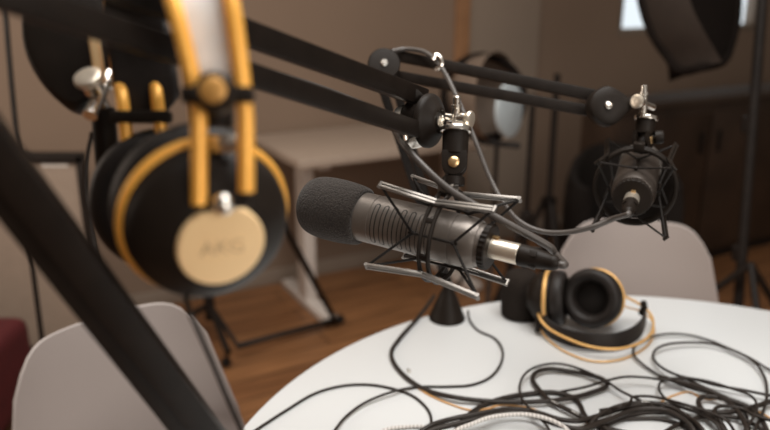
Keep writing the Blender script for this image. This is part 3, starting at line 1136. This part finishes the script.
TK, TN = .0036, .0020
GP = 'black cables tangled on the white table'
cabs = [
    # label, radius, layer, points
    ('thin black cable arching across the bare left side of the table', TN, 0,
     [(232, 446), (256, 430), (286, 410.5), (316, 393), (343, 385.7), (369, 384.7), (392, 388.5), (411, 395), (425, 406), (431, 417), (430, 430), (426, 445)], 'cable'),
    ('thin black cable in a wide loop from the left front up to the cone base', TN, 1,
     [(326, 446), (335, 430), (347, 415.6), (365.6, 402.4), (392, 392), (418, 387), (448, 386.6), (471, 385), (489, 378), (500, 365), (502.5, 350), (494, 338), (479, 331), (470, 321), (468, 311)], 'cable'),
    ('thick black cable sweeping from the cone base to the middle of the tangle', TK, 1,
     [(434, 296), (427, 306), (418, 317.7), (400, 338), (391.5, 351.6), (394, 363), (407, 378), (426, 390), (452, 396.8), (479, 400.5), (511, 402), (541, 401.5), (568, 398.5), (590, 393), (607, 385.6), (604, 380), (588, 374.5), (568, 371), (549, 369), (536.5, 372), (532.5, 379), (538.6, 389), (549, 400), (568, 410), (588, 420), (603, 427), (620, 440)], 'cable'),
    ('thin black cable making a round loop above the thick one in the tangle', TN, 3,
     [(700, 432), (672, 415), (648, 404), (633, 397), (620, 390.6), (607.6, 382), (590, 373), (573, 366.6), (556, 363.6), (539, 366), (526, 373), (520, 384), (521, 396.7), (529, 408), (539, 417), (549, 430), (552, 444)], 'cable'),
    ('thick black cable arching up and over at the left end of the tangle', TK, 0,
     [(448, 446), (457, 429), (467, 416.5), (482, 406), (504, 398), (528, 394), (552, 392.3), (568, 395.5), (578, 402), (584, 414), (590, 421), (606, 428), (640, 436)], 'cable'),
    ('thick black cable along the bottom edge running to the right side', TK, 2,
     [(415, 436), (430, 426), (450, 419.5), (472, 415), (494, 411), (516, 409), (539, 413), (558, 419), (578, 421), (598, 416), (620, 409), (651, 404), (677, 405.7), (702, 411), (728, 412), (753, 407), (775, 400), (800, 392)], 'cable'),
    ('black cable bowing across the front of the tangle in a low arch', TK * .85, 3,
     [(584, 432), (600, 414.6), (625, 404.4), (648, 402.5), (671, 407), (687, 416), (702, 429), (712, 446)], 'cable'),
    ('thick black cable in the lowest arch of the tangle', TK, 1,
     [(560, 442), (580, 430), (600, 422), (625, 415.5), (652, 412), (677, 414), (692, 422), (704, 434), (712, 450)], 'cable'),
    ('thin black cable looping round beside the lying headphones to the right edge', TN, 1,
     [(800, 385), (770, 370), (748, 357), (728, 348), (710, 340.5), (689, 335), (666, 334), (648, 338), (635, 346), (633, 352), (637, 359), (649, 369), (669, 380), (690, 388), (715, 395), (740, 408), (748, 420), (749, 440)], 'cable'),
    ('thin black cable making the big oval loop right of the lying headphones', TN * 1.1, 2,
     [(800, 400), (770, 395.4), (743, 390), (715, 385), (697, 380), (677, 375), (661, 367), (653, 357), (656, 349.4), (667, 344.5), (689, 342.5), (712, 344), (735, 351), (753, 361), (764, 376), (767, 394), (763, 412), (755, 430), (750, 446)], 'cable'),
    ('thin black cable crossing the tangle from its middle to the right edge', TN, 4,
     [(560, 392), (585, 387), (609, 380), (626, 376.8), (646, 377.5), (666, 380), (684, 378), (707, 381), (733, 389), (751, 396), (757, 406), (753, 418), (744, 432), (738, 446)], 'cable'),
    ('thin black cable curling in a small loop at the middle right', TN, 3,
     [(728, 398), (704, 387), (687, 379.5), (671, 378.5), (661, 382), (659, 389), (666, 399), (680, 407), (700, 414), (716, 424), (724, 440)], 'cable'),
    ('thick black cable bending down through the right of the tangle', TK, 3,
     [(660, 377), (672, 380), (689, 384), (707, 390), (725, 399), (738, 412), (747, 430), (750, 448)], 'cable'),
    ('thick black cable with a tight turned-back bend at the right', TK, 2,
     [(770, 445), (764, 424), (751, 409), (733, 401), (716, 397), (704, 396.7), (698.5, 401), (701, 408), (710, 417), (722, 428), (732, 442)], 'cable'),
    ('thin black cable with a blunt kink near the front of the tangle', TN, 5,
     [(600, 410), (618, 407), (630, 402), (633, 397), (651, 396.5), (676, 402), (708, 412), (727, 421), (736, 434)], 'cable'),
    ('black cable with a short hooked bend at the lower right', TN * 1.3, 4,
     [(728, 434), (720, 420), (714, 411), (722, 406), (743, 409), (754, 415), (770, 420), (790, 424)], 'cable'),
    ('black cable curving along the front edge under the tangle', TN * 1.4, 0,
     [(590, 448), (602, 430), (616, 421), (638, 418.5), (666, 420), (687, 428), (698, 442)], 'cable'),
    ('thick black cable lying lowest at the left front of the tangle', TK, 3,
     [(408, 446), (430, 431), (452, 425), (478, 419), (505, 413), (530, 414), (556, 424), (580, 429), (606, 421), (640, 409), (668, 411), (690, 425), (700, 445)], 'cable'),
    ('black cable lying across the lower right corner of the tangle', TK * .8, 1,
     [(650, 446), (668, 430), (690, 420), (715, 416), (742, 419), (762, 430), (774, 446)], 'cable'),
    ('white braided cable arching at the bottom edge of the tangle', .0029, 5,
     [(444, 440), (457, 430), (472, 424), (489, 417.7), (509, 414.8), (529, 414.8), (548, 419), (561, 425), (568, 431), (575, 444)], 'cable'),
    ('short stretch of white braided cable at the bottom left of the tangle', .0026, 0,
     [(368, 446), (385, 430), (405, 427), (424, 427), (436, 431), (446, 445)], 'cable'),
    ('thin orange cable half hidden under the black tangle', .0013, 0,
     [(418, 388), (430, 395.5), (450, 404), (470, 410), (486, 409), (501, 405), (525, 407), (560, 418), (600, 422), (650, 408), (672, 396), (690, 392), (702, 398), (730, 400), (760, 412), (780, 425)], 'cable'),
]
PRINTS = {'thick black cable along the bottom edge running to the right side': [(664, 403.5), (690, 407)],
          'thick black cable sweeping from the cone base to the middle of the tangle': [(557, 404), (575, 413)],
          'black cable bowing across the front of the tangle in a low arch': [(644, 402)]}
for lab, r, layer, pts, cat in cabs:
    if pts[0][0] >= 790:
        pts = [(pts[0][0] + 95, pts[0][1] + 60), (pts[0][0] + 60, pts[0][1] + 14)] + pts
    if pts[-1][0] >= 790:
        pts = pts + [(pts[-1][0] + 50, pts[-1][1] + 6), (pts[-1][0] + 80, pts[-1][1] + 40)]
    zb = TZ + r + .0003 + layer * .0034
    n = len(pts)
    w = []
    for i, (x, y) in enumerate(pts):
        z = zb + (0.0012 * math.sin(i * 1.7 + layer) if layer else 0)
        if i in (0, n - 1) or (y < 392 and x < 500 and layer > 0):
            z = TZ + r + .0003
        w.append(T(x, y, z))
    b = MB()
    b.tube(w, r, 10, 8)
    m = 'braid' if 'white' in lab else 'ocable' if 'orange' in lab else 'cable'
    ob = obj('cable', b, m)
    tag(ob, lab, cat, GP if m == 'cable' else None)
    for mx, my in PRINTS.get(lab, ()):
        path = smooth_path(w, 8)
        tgt = T(mx, my, zb)
        i = min(range(1, len(path) - 1), key=lambda i_: (path[i_] - tgt).length)
        tn = (path[i + 1] - path[i - 1]).normalized()
        sd_ = tn.cross(V((0, 0, 1))).normalized()
        out = (V((0, 0, 1)) * .8 - V((0, 1, 0)) * .6)
        out = (out - tn * out.dot(tn)).normalized()
        pb = MB()
        for kk, ln in ((-.0042, .0024), (0, .0034), (.0042, .0022)):
            pb.box(frame(path[i] + tn * kk + out * (r * .985), out, tn), ln, .0014, r * .12)
        obj('printed_mark', pb, 'print', ob, label='tiny white print')

# ------------------------------------------------------------------ background
def light_stand(label, x, y, h, legr=.45, legz=.5, rot=0.0, r=.012, nm='light_stand', lean=(0, 0), legs=None):
    t = thing(nm, label, 'light stand', (x, y, 0))
    b = MB()
    b.tube([V((x, y, .05)), V((x + lean[0] / 2, y + lean[1] / 2, h / 2))], r * 1.15, 14, smooth=False)
    b.tube([V((x + lean[0] * .48, y + lean[1] * .48, h * .48)), V((x + lean[0], y + lean[1], h))], r * .85, 14, smooth=False)
    obj('pole', b, 'stand', t)
    for q in (.5, legz / h):
        b = MB()
        b.lathe([(r * 1.6, -.02), (r * 2, -.015), (r * 2, .015), (r * 1.6, .02)], Matrix.Translation((x + lean[0] * q, y + lean[1] * q, h * q)), 20)
        obj('collar', b, 'stand', t)
    for k in range(3):
        a = rot + k * 2 * PI / 3
        d = V((math.cos(a), math.sin(a), 0))
        b = MB()
        b.tube([V((x, y, legz)) + d * .02, V((x, y, .012)) + d * legr], r * .8, 10, smooth=False)
        b.tube([V((x, y, legz * .35)) + d * .015, V((x, y, legz * .5)) + d * legr * .5], r * .5, 8, smooth=False)
        lg = obj('leg', b, 'stand', t)
        b = MB()
        b.ell(Matrix.Translation(V((x, y, .012)) + d * legr), r * 1.15, r * 1.15, .0115, 12)
        obj('rubber_foot', b, 'bmatte', lg)
    return t


# white desk against the wall
f0, f1 = T(276, 287, 0), T(327, 309, 0)
ff = (f0 + f1) / 2 + wn * .085
ft = wn * ((f1 - f0).dot(wn)) 
t = thing('desk', 'white topped desk with T-shaped legs by the brown wall', 'desk', (ff.x, ff.y, 0))
DH = .70
b = MB()
flen = .47


def deskleg(c):
    b = MB()
    M = wallframe(V((c.x, c.y, .02)))
    b.box(M, .06, .035, flen, .006)
    b.box(wallframe(V((c.x, c.y, DH / 2))), .05, DH - .06, .085, .005)
    b.box(wallframe(V((c.x, c.y, DH - .045))), .05, .03, flen * .9, .005)
    return b


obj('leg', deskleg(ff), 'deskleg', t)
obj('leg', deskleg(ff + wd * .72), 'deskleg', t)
c = ff + wd * .34
b = MB()
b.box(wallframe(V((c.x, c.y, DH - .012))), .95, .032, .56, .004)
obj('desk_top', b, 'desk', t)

# light stand with spread legs behind the near headphones
sp = T(212, 338, 0)
light_stand('black light stand on the wood floor behind the near headphones', sp.x, sp.y, 1.55, .0, .42, 0, .011) if False else None
t = thing('light_stand', 'black light stand with spread legs on the wood floor before the desk', 'light stand', (sp.x, sp.y, 0))
b = MB()
b.tube([V((sp.x, sp.y, .08)), V((sp.x, sp.y, 1.15))], .020, 14, smooth=False)
obj('pole', b, 'stand', t)
hub = V((sp.x, sp.y, .14))
node = T(238, 346, .06)
for k, pts in enumerate(([hub, node, T(340, 319, .02)], [hub, T(228, 352, .08), T(226, 362, .02)], [hub, T(160, 330, .02)])):
    b = MB()
    b.tube(pts, .012, 10, smooth=False)
    lg = obj('leg', b, 'stand', t)
    b = MB()
    b.ell(Matrix.Translation(pts[-1]), .02, .02, .019, 12)
    obj('rubber_foot', b, 'bmatte', lg)
b = MB()
b.tube([T(284, 226, .55), T(336, 322, .02)], .012, 10, smooth=False)
obj('brace', b, 'stand', t)
b = MB()
b.tube([T(284, 226, .55), V((sp.x, sp.y, .75))], .009, 10, smooth=False)
obj('brace', b, 'stand', t)

# round softbox with pale diffuser
D0 = 2.55
rt_ = thing('round_softbox', 'round softbox with dark rim and pale diffuser, behind the boom arms', 'softbox', P(497, 140, D0))
axr = cv(.80, -.10, -.58)
fc = P(511, 110, D0 - .05)
bc = P(484, 97, D0)
M = frame(fc, axr, (0, 0, 1))
b = MB()
b.lathe([(.03, -.20), (.08, -.195), (.135, -.13), (.150, -.05)], frame(bc + axr * .10, axr, (0, 0, 1)), 40, cap=False)
obj('fabric_shell', b, 'shell3', rt_)
b = MB()
b.torus(frame(bc, cv(.12, 0, -1), (0, 0, 1)), .140, .013, 48, 10, sx=1.0)
obj('rim_hoop', b, 'shell', rt_)
b = MB()
b.lathe([(.092, -.012), (.092, 0), (.07, .008), (.001, .012)], M, 40)
obj('diffuser', b, 'diffuser', rt_)
b = MB()
b.tube([P(497, 140, D0), V((P(497, 140, D0).x, P(497, 140, D0).y, .45))], .008, 10, smooth=False)
b.bar(P(478, 141, D0), P(520, 146, D0), .02, .02, UP, .004)
obj('pole', b, 'stand', rt_)
px_, py_ = P(497, 140, D0).x, P(497, 140, D0).y
for a in (.3, 2.4, 4.5):
    b = MB()
    b.tube([V((px_, py_, .46)), V((px_ + .3 * math.cos(a), py_ + .3 * math.sin(a), .01))], .008, 10, smooth=False)
    obj('leg', b, 'stand', rt_)

for lab, px, D, h, rr in (('black light stand behind the boom arms, left of its pair by the wall', 527, 2.75, .95, .012), ('black light stand behind the boom arms, right of its pair by the wall', 549, 2.95, 1.0, .015)):
    q = P(px, 200, D)
    light_stand(lab, q.x, q.y, h, .21, .50, .5 + px, rr)

# dark softbox hanging at the upper right, on its stand
q = P(750, 270, 2.3)
ts = P(761, -60, 2.3)
s2 = thing('light_stand', 'tall dark light stand at the right edge beside the hanging softbox', 'light stand', (q.x, q.y, 0))
b = MB()
b.tube([V((q.x, q.y, .05)), V((ts.x, ts.y, ts.z + .3))], .0155, 14, smooth=False)
obj('pole', b, 'stand', s2)
for z in (.9, .5):
    b = MB()
    b.lathe([(.018, -.025), (.024, -.02), (.024, .02), (.018, .025)], Matrix.Translation((q.x + (ts.x - q.x) * z / 1.5, q.y + (ts.y - q.y) * z / 1.5, z)), 20)
    obj('collar', b, 'stand', s2)
for a in (.4, 2.5, 4.6):
    b = MB()
    b.tube([V((q.x, q.y, .5)), V((q.x + .42 * math.cos(a), q.y + .42 * math.sin(a), .014))], .011, 10, smooth=False)
    obj('leg', b, 'stand', s2)
b = MB()
b.tube([P(756, -60, 2.3), P(700, -50, 2.3)], .013, 10, smooth=False)
obj('boom_bracket', b, 'stand', s2)
sb = thing('softbox', 'dark fabric softbox hanging at the upper right in front of the window', 'softbox', P(700, 70, 2.3))
Dq = 2.3
# front rim (right, dark opening edge) and side panel
left = [P(636, -70, Dq), P(641, 0, Dq), P(652, 34, Dq), P(666, 55, Dq), P(680, 71, Dq - .03)]
midl = [P(684, -70, Dq - .14), P(690, 0, Dq - .14), P(702, 27, Dq - .14), P(714, 48, Dq - .14), P(722, 62, Dq - .12)]
right = [P(736, -70, Dq + .05), P(738, 0, Dq + .05), P(736, 25, Dq + .05), P(731, 45, Dq + .04), P(722, 62, Dq - .02)]
def panel(name, A, B, m, par):
    A, B = smooth_path(A, 5), smooth_path(B, 5)
    b = MB()
    off = FW * .006
    rings = []
    for a, c in zip(A, B):
        rings.append([a, c, c + off, a + off])
    b.loft(rings)
    return obj(name, b, m, par)
panel('side_panel', left, midl, 'shell2', sb)
panel('front_panel', midl, right, 'shell', sb)
back = [p + FW * .22 for p in left]
panel('rear_panel', left, [l.lerp(r_, .5) + FW * .25 for l, r_ in zip(left, right)], 'shell', sb)
panel('rear_panel', right, [l.lerp(r_, .5) + FW * .25 for l, r_ in zip(left, right)], 'shell', sb)
b = MB()
b.tube(left + [P(700, 68, Dq - .09), P(722, 62, Dq - .05)] + right[::-1][1:], .013, 10, 6)
obj('rim_piping', b, 'shell', sb)

# dark sideboard at the right
g0, g1 = T(600, 288, 0), None
cw = V((wd.x, wd.y, 0))
sbw = 2.4
c = V((g0.x, g0.y, 0)) + cw * (sbw / 2 + .0) - wn * .1
sd = thing('sideboard', 'dark walnut sideboard with pale top edge at the right background', 'sideboard', (c.x, c.y, 0))
CHT = .80
b = MB()
b.box(wallframe(V((c.x, c.y, CHT / 2 + .02))), sbw, CHT - .06, .20, .004)
obj('carcass', b, 'dwood', sd)
b = MB()
b.box(wallframe(V((c.x, c.y, CHT + .01))), sbw + .04, .035, .225, .006)
obj('sideboard_top', b, 'dwood2', sd)
b = MB()
b.box(wallframe(V((c.x, c.y, .03))), sbw - .06, .06, .16)
obj('plinth', b, 'bmatte', sd)
for k in range(4):
    b = MB()
    cc = c + cw * (-sbw / 2 + .3 + k * .6) + wn * .105
    b.box(wallframe(V((cc.x, cc.y, CHT / 2 + .02))), .585, CHT - .12, .02, .004)
    dr = obj('door', b, 'dwood', sd)
    b = MB()
    hh = cc + cw * (.24 if k % 2 == 0 else -.24) + wn * .018
    b.box(wallframe(V((hh.x, hh.y, .62))), .012, .10, .014, .003)
    obj('handle', b, 'bmatte', dr)

# dark rounded armchair in front of the sideboard
q = T(598, 288, 0) + V((-.005, -.24, 0))
ac = thing('armchair', 'dark rounded armchair behind the rear microphone', 'armchair', (q.x, q.y, 0))
b = MB()
M = Matrix.Translation(V((q.x, q.y, 0)))
nn = 28
rings_o = []
for z, s_ in ((.10, .93), (.12, 1), (.45, 1.0), (.62, .98), (.68, .92)):
    ring = []
    for k in range(nn + 1):
        a = math.radians(-30 + 240 * k / nn)
        hz = z if z < .5 else z * (1 - .18 * abs(math.sin((k / nn - .5) * PI)) ** 2)
        ring.append(M @ V((math.cos(a) * .235 * s_, math.sin(a) * .235 * s_, hz)))
    for k in range(nn, -1, -1):
        a = math.radians(-30 + 240 * k / nn)
        hz = z if z < .5 else z * (1 - .18 * abs(math.sin((k / nn - .5) * PI)) ** 2)
        ring.append(M @ V((math.cos(a) * .175 * (2 - s_), math.sin(a) * .175 * (2 - s_), hz)))
    rings_o.append(ring)
b.loft(rings_o)
obj('backrest', b, 'bmatte', ac)
b = MB()
b.lathe([(.155, .12), (.172, .14), (.172, .36), (.155, .39), (.02, .40)], M, 32)
obj('seat_cushion', b, 'bmatte', ac)
for k in range(4):
    a = PI / 4 + k * PI / 2
    b = MB()
    b.tube([M @ V((math.cos(a) * .17, math.sin(a) * .17, .12)), M @ V((math.cos(a) * .18, math.sin(a) * .18, .002))], .014, 10, smooth=False)
    obj('leg', b, 'dwood', ac)

# framed grey panel leaning at the left wall
D1 = 2.35
c0, c1 = P(18, 152, D1), P(84, 154, D1 + .02)
pw = .62
pf = c1 + V((-pw / 2, 0, 0))
fp = thing('display_panel', 'grey framed panel standing at the left behind the boom arm', 'panel', (pf.x, pf.y, 0))
htop = c1.z
b = MB()
b.box(Matrix.Translation((pf.x, pf.y, htop / 2 + .05)), pw, .012, htop - .12)
obj('board', b, 'panel', fp)
b = MB()
b.box(Matrix.Translation((pf.x, pf.y, htop - .012)), pw, .03, .035, .004)
b.box(Matrix.Translation((pf.x, pf.y, .12)), pw, .03, .035, .004)
for sx in (-1, 1):
    b.box(Matrix.Translation((pf.x + sx * (pw / 2 - .012), pf.y, htop / 2)), .028, .03, htop - .002, .004)
obj('panel_frame', b, 'stand', fp)
b = MB()
n0 = P(47, 166, D1 - .03)
b.box(Matrix.Translation((n0.x, pf.y - .0085, n0.z)), .085, .002, .03)  # white strip standing in for a highlight on the panel
o = obj('highlight_strip', b, 'highlight', None)
tag(o, 'small painted white paper strip on the grey panel at the far left', 'highlight')

# dark red sofa corner
q = T(10, 345, .0)
so = thing('sofa', 'dark red sofa just showing at the left edge', 'sofa', (q.x - .55, q.y + .25, 0))
zt = .34
e1 = T(31, 313, zt)
sxr, syn = e1.x, e1.y - .66
b = MB()
b.box(Matrix.Translation((sxr - .55, syn + .30, .20)), 1.1, .7, .28, .04, 3)
obj('seat', b, 'red', so)
b = MB()
b.box(Matrix.Translation((sxr - 1.0, syn + .30, .36)), .18, .72, .5, .05, 3)
obj('backrest', b, 'red', so)
for sx in (-.95, -.1):
    for sy in (.05, .55):
        b = MB()
        b.lathe([(.018, 0), (.024, .07)], Matrix.Translation((sxr + sx, syn + sy, 0)), 14)
        obj('leg', b, 'dwood', so)

# ------------------------------------------------------------------ light
def area(name, loc, target, size, energy, col, sy=None):
    l = bpy.data.lights.new(name, 'AREA')
    l.energy = energy
    l.color = col
    l.size = size
    if sy:
        l.shape = 'RECTANGLE'
        l.size_y = sy
    o = bpy.data.objects.new(name, l)
    C.objects.link(o)
    o.location = loc
    o.rotation_euler = (V(target) - V(loc)).to_track_quat('-Z', 'Y').to_euler()
    return o


area('ceiling_softlight', (.35, .75, 2.6), (.35, .8, .74), 1.3, 46, (1.0, .975, .94))
area('front_fill_light', (1.0, -.8, 1.55), (.0, .6, 1.05), 1.0, 15, (1.0, .93, .85))  # added fill from behind the camera, no window there
area('wall_fill_light', (-.5, 1.5, 2.5), (-.1, 3.3, .4), 1.2, 11, (1.0, .87, .74))  # added fill to brighten the back wall and desk
area('side_fill_light', (-1.75, 1.35, 1.5), (.0, 3.2, .3), .9, 11.5, (1.0, .86, .73))  # low fill added out of frame to lift the shade under the desk

w = bpy.data.worlds.new('world')
bpy.context.scene.world = w
w.use_nodes = True
w.node_tree.nodes['Background'].inputs[0].default_value = (1.0, .86, .74, 1)
w.node_tree.nodes['Background'].inputs[1].default_value = .20

cam = bpy.data.cameras.new('camera')
cam.sensor_width = 36
cam.lens = F / 770 * 36
cam.dof.use_dof = True
cam.dof.focus_distance = .785
cam.dof.aperture_fstop = 3.3
cam.clip_start = .02
co = bpy.data.objects.new('camera', cam)
C.objects.link(co)
co.location = CAM
co.rotation_euler = (PI / 2 - PITCH, 0, 0)
sc_ = bpy.context.scene
sc_.camera = co
sc_.view_settings.view_transform = 'Standard'
sc_.view_settings.look = 'None'
sc_.cycles.use_denoising = True
sc_.cycles.sample_clamp_indirect = 4
